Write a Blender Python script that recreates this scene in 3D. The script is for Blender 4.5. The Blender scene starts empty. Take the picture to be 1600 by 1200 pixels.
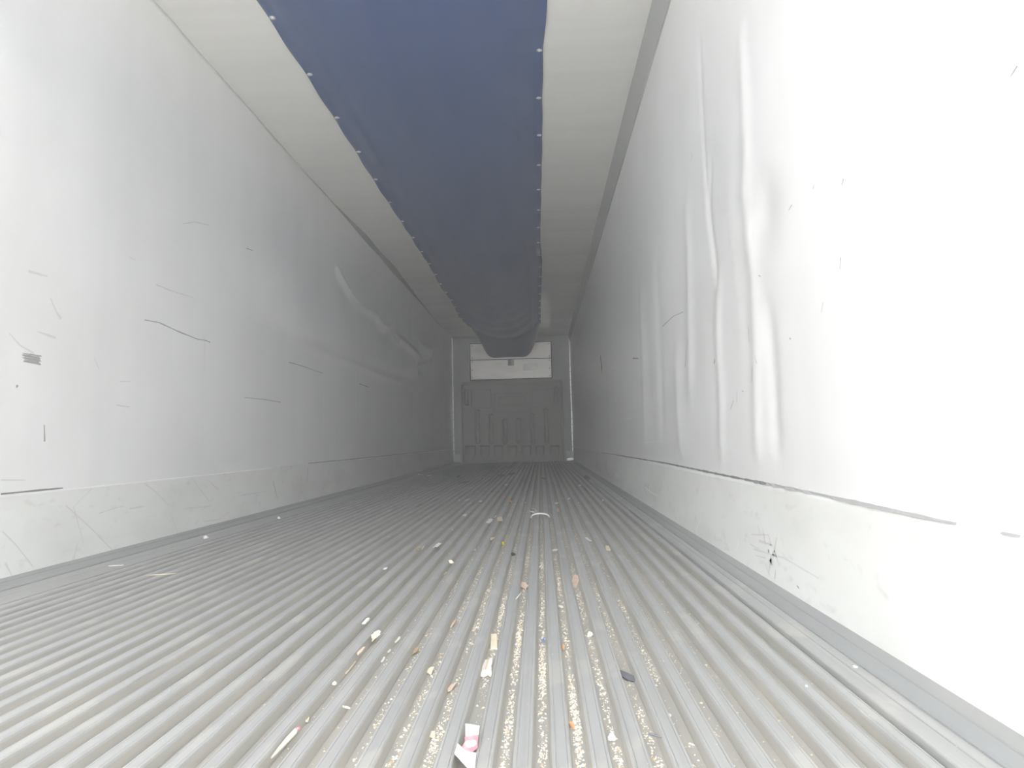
import bpy, bmesh, math, random
import numpy as np
from mathutils import Matrix, Vector
random.seed(7)
rng = np.random.RandomState(11)
S = bpy.context.scene
COL = S.collection

# ------------------------------------------------------------------ camera
F = 1020.0                                   # focal length in pixels of the 1600 px wide frame
YAW, PITCH, ROLL = -0.04280118, 0.08659443, -0.02355926
CX, CH = 1.82518587, 0.43268462
W, H, L = 2.48, 2.608, 13.47                 # inside width, height, length of the trailer body
REAR = -0.70                                 # plane of the open rear doorway
fw = Vector((math.sin(YAW)*math.cos(PITCH), math.cos(YAW)*math.cos(PITCH), math.sin(PITCH)))
r0 = fw.cross(Vector((0, 0, 1))).normalized()
u0 = r0.cross(fw)
rt = r0*math.cos(ROLL) + u0*math.sin(ROLL)
up = -r0*math.sin(ROLL) + u0*math.cos(ROLL)
cam = bpy.data.objects.new('camera', bpy.data.cameras.new('camera'))
COL.objects.link(cam)
cam.matrix_world = Matrix(((rt.x, up.x, -fw.x, CX), (rt.y, up.y, -fw.y, 0.0),
                           (rt.z, up.z, -fw.z, CH), (0, 0, 0, 1)))
cam.data.sensor_width = 36.0
cam.data.lens = F*36.0/1600.0
cam.data.clip_start = 0.02
S.camera = cam

# ------------------------------------------------------------------ light
world = bpy.data.worlds.new('sky'); S.world = world
world.use_nodes = True
bg = world.node_tree.nodes['Background']
bg.inputs['Color'].default_value = (0.985, 0.995, 1.0, 1)
bg.inputs['Strength'].default_value = 2.2
sun = bpy.data.objects.new('sun', bpy.data.lights.new('sun', 'SUN'))
COL.objects.link(sun)
sun.data.energy = 5.0
sun.data.angle = math.radians(3)
sun.data.color = (1.0, 0.97, 0.92)
sun.rotation_euler = (math.radians(40), 0, math.radians(150))
HAZE = 0.020
S.view_settings.view_transform = 'Standard'
S.view_settings.look = 'None'
S.view_settings.gamma = 1.0
S.view_settings.use_curve_mapping = False
S.view_settings.exposure = 1.66
S.cycles.max_bounces = 24
S.cycles.diffuse_bounces = 16
S.cycles.glossy_bounces = 12
S.cycles.sample_clamp_indirect = 6.0
S.cycles.use_denoising = True
S.cycles.volume_bounces = 4

# ------------------------------------------------------------------ pixel -> surface
def hit(px, py, ax, v):
    """point where the line of sight through a pixel of the photograph meets the plane axis=v"""
    d = fw + rt*((px-800)/F) + up*((600-py)/F)
    o = Vector((CX, 0, CH))
    return o + d*((v-o[ax])/d[ax])

def interp(x, pts):
    return np.interp(x, [p[0] for p in pts], [p[1] for p in pts])

# ------------------------------------------------------------------ materials
def mat(name, col, rough=0.5, metal=0.0, spec=0.5, var=None, bump=None, sheen=0.0):
    """var: list of (scale xyz, detail, colour, lo, hi, strength) noise layers mixed over the base colour
       bump: (scale xyz, strength, distance)"""
    m = bpy.data.materials.new(name); m.use_nodes = True
    nt = m.node_tree; N = nt.nodes; K = nt.links
    b = N['Principled BSDF']
    b.inputs['Base Color'].default_value = (*col, 1)
    b.inputs['Roughness'].default_value = rough
    b.inputs['Metallic'].default_value = metal
    b.inputs['Specular IOR Level'].default_value = spec
    if sheen: b.inputs['Sheen Weight'].default_value = sheen
    geo = N.new('ShaderNodeNewGeometry')
    def noise(scale, detail):
        mp = N.new('ShaderNodeMapping'); mp.inputs['Scale'].default_value = scale
        K.new(geo.outputs['Position'], mp.inputs['Vector'])
        n = N.new('ShaderNodeTexNoise'); n.inputs['Scale'].default_value = 1.0
        n.inputs['Detail'].default_value = detail
        K.new(mp.outputs['Vector'], n.inputs['Vector'])
        return n.outputs['Fac']
    if var:
        cur = None
        for sc, det, c, lo, hi, st in var:
            mr = N.new('ShaderNodeMapRange')
            mr.inputs['From Min'].default_value = lo; mr.inputs['From Max'].default_value = hi
            mr.inputs['To Min'].default_value = 0.0; mr.inputs['To Max'].default_value = st
            K.new(noise(sc, det), mr.inputs['Value'])
            mx = N.new('ShaderNodeMix'); mx.data_type = 'RGBA'
            K.new(mr.outputs['Result'], mx.inputs['Factor'])
            if cur is None: mx.inputs['A'].default_value = (*col, 1)
            else: K.new(cur, mx.inputs['A'])
            mx.inputs['B'].default_value = (*c, 1)
            cur = mx.outputs['Result']
        K.new(cur, b.inputs['Base Color'])
    if bump:
        bp = N.new('ShaderNodeBump')
        bp.inputs['Strength'].default_value = bump[1]; bp.inputs['Distance'].default_value = bump[2]
        K.new(noise(bump[0], 4), bp.inputs['Height'])
        K.new(bp.outputs['Normal'], b.inputs['Normal'])
    return m

M = {}
M['lining'] = mat('white_lining', (0.87, 0.872, 0.868), 0.28, 0, 0.5,
    var=[((1.5, 1.5, 1.5), 5, (0.78, 0.78, 0.765), 0.45, 0.75, 0.5),
         ((6, 6, 0.5), 3, (0.77, 0.77, 0.775), 0.5, 0.72, 0.3)])
M['kick'] = mat('scuff_band', (0.83, 0.835, 0.815), 0.42, 0, 0.5,
    var=[((2, 2, 5), 6, (0.68, 0.685, 0.65), 0.48, 0.75, 0.55),
         ((14, 14, 30), 5, (0.58, 0.585, 0.56), 0.60, 0.78, 0.5)])
M['ceil'] = mat('ceiling_lining', (0.86, 0.85, 0.825), 0.09, 0, 0.5,
    var=[((0.6, 9, 1), 3, (0.81, 0.80, 0.775), 0.45, 0.7, 0.6)])
M['cove'] = mat('cove_grey', (0.43, 0.44, 0.44), 0.5)
M['kerb'] = mat('dull_kerb_aluminium', (0.345, 0.355, 0.36), 0.5, 0.2, 0.5,
    var=[((9, 1.2, 9), 5, (0.42, 0.415, 0.40), 0.45, 0.7, 0.7)])
M['rib'] = mat('worn_rib_aluminium', (0.475, 0.48, 0.478), 0.42, 0.3, 0.5,
    var=[((60, 1.2, 10), 4, (0.39, 0.395, 0.395), 0.45, 0.72, 0.7),
         ((9, 5, 7), 6, (0.58, 0.57, 0.54), 0.56, 0.64, 0.55)])
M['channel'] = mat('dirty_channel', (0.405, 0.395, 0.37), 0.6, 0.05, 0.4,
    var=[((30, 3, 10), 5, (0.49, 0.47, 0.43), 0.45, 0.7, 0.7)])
M['edgeplank'] = mat('dull_edge_aluminium', (0.40, 0.405, 0.40), 0.5, 0.2, 0.5,
    var=[((9, 1.0, 9), 5, (0.47, 0.465, 0.45), 0.45, 0.7, 0.7)])
M['endwall'] = mat('end_wall_grey', (0.52, 0.53, 0.54), 0.5)
M['bulk'] = mat('bulkhead_plastic', (0.40, 0.40, 0.39), 0.6)
M['silver'] = mat('brushed_plate', (0.68, 0.66, 0.635), 0.40, 0.5, 0.5,
    var=[((3, 1, 9), 5, (0.56, 0.545, 0.525), 0.5, 0.75, 0.6)])
M['dark'] = mat('dark_rubber', (0.045, 0.045, 0.05), 0.6)
M['seam'] = mat('sealant_grey', (0.22, 0.22, 0.22), 0.7)
M['blue'] = mat('blue_duct_fabric', (0.044, 0.088, 0.235), 0.50, 0, 0.5,
    var=[((5, 1.2, 5), 5, (0.066, 0.110, 0.24), 0.45, 0.75, 0.6)],
    bump=((900, 900, 900), 0.05, 0.001))
M['rivet'] = mat('rivet_metal', (0.85, 0.86, 0.88), 0.3, 0.6)
M['strip'] = mat('corner_strip_white', (0.97, 0.97, 0.96), 0.33, 0.6)
M['block'] = mat('corner_block_grey', (0.66, 0.67, 0.67), 0.5)
M['sticker'] = mat('sticker_grey', (0.90, 0.89, 0.86), 0.45, 0.4)
M['tape'] = mat('crinkled_foil', (0.88, 0.87, 0.83), 0.24, 0.8)
M['scuff'] = mat('scuff_grey', (0.40, 0.40, 0.40), 0.7)
M['scufflight'] = mat('scuff_pale', (0.72, 0.72, 0.705), 0.6)
M['scuffbright'] = mat('scratch_white', (0.93, 0.93, 0.92), 0.5)
M['ground'] = mat('yard_concrete', (0.60, 0.59, 0.56), 0.85,
    var=[((0.8, 0.8, 0.8), 6, (0.47, 0.46, 0.44), 0.4, 0.7, 0.7)])
M['tan'] = mat('tan_wood', (0.58, 0.44, 0.28), 0.7, var=[((80, 20, 80), 4, (0.46, 0.33, 0.2), 0.45, 0.7, 0.6)])
M['pale'] = mat('pale_wood', (0.84, 0.77, 0.62), 0.7, var=[((80, 20, 80), 4, (0.76, 0.66, 0.49), 0.45, 0.7, 0.6)])
M['pink'] = mat('pinkish_wood', (0.74, 0.59, 0.48), 0.7, var=[((90, 30, 90), 4, (0.66, 0.47, 0.36), 0.5, 0.7, 0.6)])
M['white'] = mat('white_scrap', (0.86, 0.85, 0.82), 0.6)
M['brown'] = mat('brown_leaf', (0.33, 0.24, 0.18), 0.7, var=[((60, 60, 60), 4, (0.46, 0.36, 0.27), 0.45, 0.7, 0.6)])
M['red'] = mat('red_print', (0.74, 0.27, 0.33), 0.6, var=[((90, 60, 90), 4, (0.80, 0.55, 0.56), 0.5, 0.7, 0.8)])
M['greypaper'] = mat('grey_printed_paper', (0.72, 0.66, 0.62), 0.7, var=[((300, 300, 300), 3, (0.84, 0.80, 0.77), 0.45, 0.6, 1.0)])
M['pinkpaper'] = mat('pink_printed_paper', (0.84, 0.66, 0.66), 0.7)
M['yellow'] = mat('yellow_plastic', (0.88, 0.74, 0.03), 0.4)
M['black'] = mat('black_rubber', (0.035, 0.036, 0.04), 0.6)
M['charcoal'] = mat('charcoal_scrap', (0.16, 0.165, 0.18), 0.5)
M['orange'] = mat('orange_crumb', (0.80, 0.48, 0.24), 0.7)
M['bluebit'] = mat('blue_bit', (0.20, 0.33, 0.70), 0.5)
M['greybit'] = mat('grey_pebble', (0.33, 0.32, 0.31), 0.8)
m = mat('clear_plastic', (0.93, 0.93, 0.92), 0.22)
m.node_tree.nodes['Principled BSDF'].inputs['Alpha'].default_value = 0.85
M['clear'] = m

# ------------------------------------------------------------------ object helpers
def link(name, verts, faces, material, parent=None, smooth=False, loc=None, mats=None, idx=None):
    me = bpy.data.meshes.new(name)
    me.from_pydata([tuple(v) for v in verts], [], [tuple(f) for f in faces])
    for mm in (mats or [material]): me.materials.append(mm)
    if idx is not None: me.polygons.foreach_set('material_index', idx)
    if smooth: me.polygons.foreach_set('use_smooth', [True]*len(me.polygons))
    me.update()
    o = bpy.data.objects.new(name, me); COL.objects.link(o)
    if parent: o.parent = parent
    if loc is not None: o.location = loc
    return o

def bm_link(name, bm, material, parent=None, smooth=False, loc=None):
    me = bpy.data.meshes.new(name)
    bm.normal_update(); bm.to_mesh(me); bm.free()
    me.materials.append(material)
    if smooth: me.polygons.foreach_set('use_smooth', [True]*len(me.polygons))
    o = bpy.data.objects.new(name, me); COL.objects.link(o)
    if parent: o.parent = parent
    if loc is not None: o.location = loc
    return o

def box_geo(a, b):
    (x0, y0, z0), (x1, y1, z1) = a, b
    v = [(x0,y0,z0),(x1,y0,z0),(x1,y1,z0),(x0,y1,z0),(x0,y0,z1),(x1,y0,z1),(x1,y1,z1),(x0,y1,z1)]
    f = [(0,3,2,1),(4,5,6,7),(0,1,5,4),(1,2,6,5),(2,3,7,6),(3,0,4,7)]
    return v, f

def box(name, a, b, material, parent=None, bevel=0.0):
    v, f = box_geo(a, b)
    bm = bmesh.new()
    vs = [bm.verts.new(p) for p in v]
    for q in f: bm.faces.new([vs[i] for i in q])
    if bevel: bmesh.ops.bevel(bm, geom=bm.edges[:], offset=bevel, segments=2, affect='EDGES', profile=0.5)
    return bm_link(name, bm, material, parent)

def struct(o):
    o['kind'] = 'structure'; return o

def tag(o, label, cat, group=None):
    o['label'] = label; o['category'] = cat
    if group: o['group'] = group
    return o

def empty(name, loc=(0, 0, 0)):
    o = bpy.data.objects.new(name, None); COL.objects.link(o)
    o.location = loc; o.empty_display_size = 0.1
    return o

def sweep(name, profile, y0, y1, material, parent=None, ys=None, smooth=False, loc=None):
    """closed profile [(x,z)] swept along y, capped"""
    ys = ys or [y0, y1]
    n = len(profile); v = []; f = []
    for y in ys: v += [(x, y, z) for x, z in profile]
    for k in range(len(ys)-1):
        for i in range(n):
            j = (i+1) % n
            f.append((k*n+i, k*n+j, (k+1)*n+j, (k+1)*n+i))
    f.append(tuple(range(n))[::-1]); e = (len(ys)-1)*n
    f.append(tuple(range(e, e+n)))
    o = link(name, v, f, material, parent, smooth, loc)
    bm = bmesh.new(); bm.from_mesh(o.data); bmesh.ops.recalc_face_normals(bm, faces=bm.faces[:]); bm.to_mesh(o.data); bm.free()
    return o

# ------------------------------------------------------------------ wall relief
def seg_dist(y, z, pts):
    d = np.full(y.shape, 1e9)
    for (a, b), (c, e) in zip(pts[:-1], pts[1:]):
        vy, vz = c-a, e-b; q = vy*vy+vz*vz
        t = np.clip(((y-a)*vy+(z-b)*vz)/q, 0, 1)
        d = np.minimum(d, np.hypot(y-(a+t*vy), z-(b+t*vz)))
    return d

def gauss(d, s): return np.exp(-0.5*(d/s)**2)

def pxs(pts, wall_x):
    return [tuple(hit(a, b, 0, wall_x))[1:] for a, b in pts]

def sstep(x, a, b):
    t = np.clip((x-a)/(b-a), 0, 1); return t*t*(3-2*t)

LRID = [(1.2+0.33*k+rng.uniform(-.1, .1), rng.uniform(.05, .11), rng.uniform(-.0030, .0038), rng.uniform(0, 6)) for k in range(36)]
COVE_PTS = [(-1, 0.0015), (5.0, 0.0015), (5.6, 0.014), (6.6, 0.058), (7.3, 0.060), (8.0, 0.074), (8.6, 0.058), (9.3, 0.036), (10.3, 0.016), (11.5, 0.003), (14, 0.002)]
CREASES = [(pxs([(525,425),(545,460),(562,482),(585,493),(597,512)], 0), .040, .022),
           (pxs([(585,500),(592,513),(606,510),(616,502)], 0), .045, .018),
           (pxs([(602,512),(609,528),(617,537)], 0), .045, .014),
           (pxs([(617,528),(634,540),(650,556),(656,566)], 0), .055, .020),
           (pxs([(655,541),(664,545),(672,547)], 0), .080, .030),
           (pxs([(652,577),(664,569),(672,565)], 0), .080, -.028),
           (pxs([(690,530),(686,550),(678,565)], 0), .120, -.020)]
SHOULDER = pxs([(380,480),(430,505),(480,535),(520,553),(560,570),(600,585),(650,606)], 0)
DENTS_L = [(hit(35,170,0,0)[1], hit(35,170,0,0)[2], .35, .012), (3.1, 1.35, .5, .010), (2.9, 0.95, .45, -.008),
           (4.2, 1.8, .5, .010), (5.2, .9, .6, -.008), (6.1, .55, .5, .006), (3.8, 2.15, .35, -.006)]
BOTTOM_L = 0.0
def dL(y, z):
    y = np.asarray(y, float); z = np.asarray(z, float)
    edge = sstep(z, 0.30, 0.55)*(1-sstep(z, H-.25, H-.02))*sstep(L-y, 0.0, .6)
    d = np.zeros_like(y)
    for y0, s, a, ph in LRID:
        d += a*gauss(y-y0-.05*np.sin(1.7*z+ph), s)*(0.6+0.4*np.sin(2.1*z+ph))
    for y0, z0, s, a in DENTS_L:
        d += a*gauss(np.hypot(y-y0, z-z0), s)
    for pts, s, a in CREASES:
        d += 1.6*a*gauss(seg_dist(y, z, pts), s*.72)
    sd = seg_dist(y, z, SHOULDER)
    zs_ = interp(y, SHOULDER)
    d += .042*sstep(z-zs_, -.035, .035)*(1-sstep(z-zs_, .10, .75))*sstep(y, 3.6, 5.0)*(1-sstep(y, 8.8, 10.6))
    d += .010*gauss(seg_dist(y, z, pxs([(0,100),(120,180),(250,270),(420,345),(520,400)], 0)), .10)
    for k, yy in enumerate((7.9, 8.35, 8.8, 9.2, 9.9)):
        d += .010*gauss(np.hypot((y-yy)/1.0, (z-1.16)/1.6), .07)
    d = d*edge + .006*edge
    d += interp(y, COVE_PTS)*0.5*sstep(z, H-.35, H-.05)
    return d + .002

RRID = [(0.5+0.21*k+rng.uniform(-.07, .07), rng.uniform(.022, .055), rng.choice([-1, 1])*rng.uniform(.0006, .0022)*(.35+.45*min(1, k/14)), rng.uniform(0, 6), rng.uniform(.2, 1.2), rng.uniform(1.3, 2.5)) for k in range(62)]
RBIG = [(pxs([(1125,440),(1122,520),(1130,620),(1130,720)], W), .030, .006),
        (pxs([(1112,260),(1108,330),(1114,380),(1122,440)], W), .022, -.007),
        (pxs([(1164,60),(1170,150),(1173,250),(1168,300)], W), .030, .006),
        (pxs([(1172,360),(1182,440),(1185,540),(1186,640),(1187,715)], W), .030, .006),
        (pxs([(1204,500),(1212,600),(1216,690)], W), .030, -.007),
        (pxs([(1096,60),(1100,180),(1106,320)], W), .016, -.004),
        (pxs([(1060,560),(1062,640),(1066,700)], W), .05, .006),
        (pxs([(1030,420),(1035,560),(1038,690)], W), .05, -.006),
        (pxs([(1005,470),(1008,600),(1010,690)], W), .06, .006),
        (pxs([(1075,330),(1078,480),(1080,600)], W), .04, .006)]
DENTS_R = [(hit(1200,325,0,W)[1], hit(1200,325,0,W)[2], .06, -.010), (1.95, 1.4, .25, .010), (2.6, 1.2, .4, -.010), (3.4, 1.7, .5, .012), (6.9, 1.2, .25, -.012), (7.6, 1.35, .3, .012), (5.2, 1.3, .5, -.010), (1.3, 1.5, .3, -.006)]
def dR(y, z):
    y = np.asarray(y, float); z = np.asarray(z, float)
    edge = sstep(z, 0.30, 0.42)*(1-sstep(z, H-.35, H-.15))*sstep(L-y, 0.0, .6)
    d = np.zeros_like(y)
    for y0, s, a, ph, zc, zl in RRID:
        d += a*gauss(y-y0-.03*np.sin(2.3*z+ph), s*(1+.04*y0))*gauss(z-zc, zl*.5)
    for pts, s, a in RBIG:
        d += a*gauss(seg_dist(y, z, pts), s)
    for y0, z0, s, a in DENTS_R:
        d += a*gauss(np.hypot(y-y0, z-z0), s)
    return d*edge + .006*edge + .002

def wall_mesh(name, fn, right, zlo, zhi, material, parent=None):
    ys = np.concatenate([np.linspace(REAR, 3.0, 246)[:-1], np.linspace(3.0, 7.0, 161)[:-1], np.linspace(7.0, L, 163)])
    zs = np.linspace(zlo, zhi, 90)
    Y, Z = np.meshgrid(ys, zs, indexing='ij')
    D = fn(Y, Z)
    X = (W-D) if right else D
    ny, nz = Y.shape
    V = np.stack([X, Y, Z], -1).reshape(-1, 3)
    I = np.arange(ny*nz).reshape(ny, nz)
    q = np.stack([I[:-1, :-1], I[1:, :-1], I[1:, 1:], I[:-1, 1:]], -1).reshape(-1, 4)
    if not right: q = q[:, ::-1]
    q = q[:, ::-1] if not right else q
    o = link(name, V.tolist(), q.tolist(), material, parent, smooth=True)
    # orient towards the inside and give the sheet its thickness
    nx = sum(p.normal.x for p in o.data.polygons[:50])
    if (nx > 0) == right:
        o.data.flip_normals()
    sm = o.modifiers.new('thickness', 'SOLIDIFY'); sm.thickness = 0.09; sm.offset = -1.0
    return o

SEAM_L, SEAM_R = 0.2934, 0.2874
wall_left = struct(wall_mesh('wall_left', dL, False, 0.0, H, M['lining']))
wall_right = struct(wall_mesh('wall_right', dR, True, 0.0, H, M['lining']))

# scuff bands covering the foot of each side wall (the lining laps over their top edge)
def scuff_band(name, right, ztop):
    t = 0.0065
    x0, x1 = (W-t, W-.0005) if right else (.0005, t)
    xa = (W-t+.003) if right else (t-.003)
    prof = [(x0, 0), (x1, 0), (x1, ztop), (xa, ztop), (x0, ztop-.006)] if right else [(x0, 0), (x1, 0), (x1, ztop-.006), (xa, ztop), (x0, ztop)]
    return struct(sweep(name, prof, REAR, L, M['kick']))
trim1 = scuff_band('trim_1', False, SEAM_L-.004)
trim2 = scuff_band('trim_2', True, SEAM_R-.004)

# open joints / sealant above the scuff bands
def ribbon(pts, wfun, right, off, fn):
    """flat raised strip following wall relief; pts [(y,z)] -> verts, faces"""
    v, f = [], []
    n = len(pts)
    for i, (y, z) in enumerate(pts):
        a = pts[max(0, i-1)]; b = pts[min(n-1, i+1)]
        ty, tz = b[0]-a[0], b[1]-a[1]; q = math.hypot(ty, tz) or 1
        ny, nz = -tz/q, ty/q
        w = wfun(i/(n-1))*.5
        for s in (-1, 1):
            yy, zz = y+s*ny*w, z+s*nz*w
            d = float(fn(np.array([yy]), np.array([zz]))[0])
            if zz < 0.286: d = max(d, .0066)
            d += off
            v.append((W-d if right else d, yy, zz))
    for i in range(n-1): f.append((2*i, 2*i+1, 2*i+3, 2*i+2))
    return v, f

def ribbons(name, items, right, material, parent):
    V, Fc = [], []
    fn = dR if right else dL
    wx = W if right else 0.0
    for pts, w0, w1 in items:
        P = pxs(pts, wx)
        # resample
        Q = []
        for a, b in zip(P[:-1], P[1:]):
            k = max(2, int(math.hypot(b[0]-a[0], b[1]-a[1])/.03))
            k = min(k, 60)
            for i in range(k): Q.append((a[0]+(b[0]-a[0])*i/k, a[1]+(b[1]-a[1])*i/k))
        Q.append(P[-1])
        jj = [random.uniform(.65, 1.3) for _ in range(len(Q))]
        nn = len(Q)
        wf = lambda t: (w0+(w1-w0)*t)*jj[min(nn-1, int(t*(nn-1)+.5))]
        v, f = ribbon(Q, wf, right, .0012, fn)
        o = len(V); V += v; Fc += [tuple(i+o for i in q) for q in f]
    return link(name, V, Fc, material, parent)

# ------------------------------------------------------------------ floor
PITCH_R = 0.0535; RIB0 = 1.7876-28*PITCH_R; NR = 39
DEPTH = 0.019
KL, KR = 0.125, 0.075                          # kerb widths
v, f = box_geo((0, REAR, -.16), (W, L, -DEPTH))
floor = struct(link('floor', v, f, M['channel']))
tw, bw = 0.0108, 0.0160                        # half widths of a rib at top and foot
prof = [(-bw, -DEPTH-.001), (-bw, -DEPTH+.001), (-tw-.0022, -.0045), (-tw-.0012, -.0010), (-tw+.0005, 0), (-tw+.0026, 0), (-tw+.0031, -.0011), (-tw+.0037, 0),
        (tw-.0037, 0), (tw-.0031, -.0011), (tw-.0026, 0), (tw-.0005, 0), (tw+.0012, -.0010), (tw+.0022, -.0045), (bw, -DEPTH+.001), (bw, -DEPTH-.001)]
rib = sweep('floor_rib', prof, REAR, L-.01, M['rib'], floor, loc=(RIB0, 0, 0))
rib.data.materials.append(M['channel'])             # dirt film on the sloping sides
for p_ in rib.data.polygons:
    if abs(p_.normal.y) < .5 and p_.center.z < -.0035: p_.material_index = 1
for k in range(1, NR):
    c = rib.copy(); COL.objects.link(c); c.parent = floor
    c.location = (RIB0+k*PITCH_R, 0, random.uniform(-.0004, .0004))
RIBX = [RIB0+k*PITCH_R for k in range(NR)]
lx0 = RIB0-PITCH_R*.5+.008
rx0 = RIBX[-1]+PITCH_R*.5-.004
sweep('edge_plank', [(KL-.004, -DEPTH-.001), (lx0, -DEPTH-.001), (lx0-.004, -.0015), (lx0-.006, 0), (KL+.062, 0), (KL+.060, -.0015), (KL+.058, 0), (KL-.004, 0)], REAR, L-.01, M['edgeplank'], floor)
sweep('edge_plank', [(rx0, -DEPTH-.001), (W-KR+.004, -DEPTH-.001), (W-KR+.004, 0), (W-KR-.020, 0), (W-KR-.022, -.0015), (W-KR-.024, 0), (rx0+.006, 0), (rx0+.004, -.0015)], REAR, L-.01, M['rib'], floor)
# kerb rails
struct(sweep('baseboard_left', [(.0066, -.02), (KL, -.02), (KL, .003), (KL-.006, .0055), (.05, .008), (.047, .0068), (.044, .009), (.0066, .013)], REAR, L, M['kerb']))
struct(sweep('baseboard_right', [(W-.0066, -.02), (W-.0066, .013), (W-.036, .009), (W-.039, .0068), (W-.042, .008), (W-KR+.006, .0055), (W-KR, .003), (W-KR, -.02)], REAR, L, M['kerb']))

# ------------------------------------------------------------------ ceiling and coves
ys = np.arange(REAR, L+.05, .05); ys[-1] = L+.1
xs = np.linspace(-.09, W+.09, 30)
V, Q = [], []
for y in ys:
    for x in xs:
        V.append((x, y, H + .0016*math.sin(y*5.1+.6*math.sin(x*2)) + .0006*math.sin(y*12.3+x+1.5*math.sin(y*.8)) + .0004*math.sin(y*23.0-x*2+2*math.sin(y*1.1)) + .001*math.sin(x*4+y)))
nx = len(xs)
for i in range(len(ys)-1):
    for j in range(nx-1):
        Q.append((i*nx+j, (i+1)*nx+j, (i+1)*nx+j+1, i*nx+j+1))
ceiling = struct(link('ceiling', V, Q, M['ceil'], smooth=True))
if ceiling.data.polygons[0].normal.z > 0: ceiling.data.flip_normals()
sm = ceiling.modifiers.new('thickness', 'SOLIDIFY'); sm.thickness = .1; sm.offset = -1
struct(sweep('trim_3', [(W-.042, H-.003), (W-.040, H-.012), (W-.012, H-.160), (W-.0085, H-.168), (W+.01, H-.168), (W+.01, H+.003), (W-.042, H+.003)], REAR, L, M['cove']))
# left cove, uncovered where the lining has come away
V, Q = [], []
yy = np.arange(REAR, L, .10)
for y in yy:
    c = float(interp(y, COVE_PTS)); c += .05*c*math.sin(y*5)
    V += [(c, y, H-.001), (c*.97, y, H-.004), (c*.47+.0, y, H-.004-.85*c), (-.01, y, H-.006-.9*c), (-.01, y, H+.002), (c, y, H+.002)]
for i in range(len(yy)-1):
    for j in range(6):
        k = (j+1) % 6
        Q.append((i*6+j, (i+1)*6+j, (i+1)*6+k, i*6+k))
t4 = struct(link('trim_4', V, Q, M['cove']))
# ------------------------------------------------------------------ end wall
def ew(px, py, dy=0):                      # pixel on the end wall -> (x, z)
    p = hit(px, py, 1, L-dy); return p.x, p.z
v, f = box_geo((-.09, L, -.16), (W+.09, L+.1, H+.1))
wall_end = struct(link('wall_front', v, f, M['endwall']))
for sx, a, b in ((0, .010, .026), (1, W-.032, W-.012)):
    st = box('corner_strip', (a, L-.012, .10), (b, L-.0005, H-.004), M['strip'], wall_end, .002)
    for k in range(12):
        z = .25+k*.155+random.uniform(-.03, .03)
        box('strip_clip', (a-.001, L-.014, z), (b+.001, L-.0118, z+.012), M['scuff'], st)
# corner guards at the foot of the end wall
box('corner_guard', (2.325, L-.022, .062), (2.468, L-.001, .195), M['block'], wall_end, .003)
box('corner_guard', (2.335, L-.030, .002), (2.470, L-.001, .056), M['strip'], wall_end, .003)
box('corner_guard', (.010, L-.022, .03), (.150, L-.001, .175), M['block'], wall_end, .003)
# the ceiling edge angle over the end wall
box('edge_angle', (.03, L-.010, H-.022), (W-.04, L-.001, H-.004), M['cove'], wall_end, .002)

# refrigeration unit cover plates
cover = empty('unit_cover', (1.236, L-.002, 1.71))
tag(cover, 'bright silver two-plate metal cover high on the end wall behind the blue duct', 'cover panel')
def cbox(name, x0, x1, z0, z1, y0, y1, m_, par=cover, bev=.002):
    o = box(name, (x0, y0, z0), (x1, y1, z1), m_, None, bev)
    o.parent = par
    o.matrix_parent_inverse = Matrix.Identity(4)
    off = Vector(cover.location)
    o.data.transform(Matrix.Translation(-off))
    return o
PX0, PX1 = .398, 2.070
cbox('backing', PX0-.016, PX1+.016, 1.698, 2.475, L-.012, L-.0005, M['dark'])
cbox('upper_plate', PX0, PX1, 2.128, 2.458, L-.026, L-.0115, M['silver'])
lp = cbox('lower_plate', PX0, PX1, 1.714, 2.112, L-.028, L-.0115, M['silver'])
sl = cbox('latch_recess', 1.175, 1.300, 1.985, 2.118, L-.0295, L-.027, M['seam'], cover)
cbox('latch', 1.245, 1.296, 1.990, 2.112, L-.036, L-.029, M['kerb'], cover)
cbox('sticker', 1.487, 1.790, 1.868, 2.020, L-.0300, L-.0275, M['sticker'], cover, 0)
def disc_bm(r, h, n=10):
    bm = bmesh.new()
    bmesh.ops.create_uvsphere(bm, u_segments=n, v_segments=6, radius=1.0)
    bmesh.ops.scale(bm, vec=(r, r, h), verts=bm.verts[:])
    return bm
scr = None
for sx in (PX0+.035, PX1-.035):
    for sz in (2.42, 2.165, 2.08, 1.91, 1.75):
        if scr is None:
            scr = bm_link('screw', disc_bm(.012, .006), M['seam'], cover, True)
            scr.data.transform(Matrix.Rotation(math.pi/2, 4, 'X')); s = scr
        else:
            s = scr.copy(); COL.objects.link(s); s.parent = cover
        s.location = Vector((sx, L-.028, sz))-Vector(cover.location)

# moulded plastic bulkhead
bx0, bx1 = .195, 2.29
bz1 = 1.665
nxg, nzg = 400, 312
xs = np.linspace(bx0, bx1, nxg); zs = np.linspace(.004, bz1, nzg)
X, Z = np.meshgrid(xs, zs, indexing='ij')
D = np.full(X.shape, .095)
def rrect(x0, x1, z0, z1, r):
    cx, cz = (x0+x1)/2, (z0+z1)/2
    qx = np.abs(X-cx)-(x1-x0)/2+r; qz = np.abs(Z-cz)-(z1-z0)/2+r
    return np.hypot(np.maximum(qx, 0), np.maximum(qz, 0))+np.minimum(np.maximum(qx, qz), 0)-r
def z8(px, py):                               # coordinates read off an 8x crop at (700,580)
    return ew(700+px/8, 580+py/8)
def groove(sd, w, depth):
    return -depth*(1-sstep(np.abs(sd), w*.55, w*1.25))
outer = rrect(bx0+.035, bx1-.035, -.3, bz1-.055, .05)
D += groove(outer, .014, .075)
D -= .012*sstep(outer, 0, .02)
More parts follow.
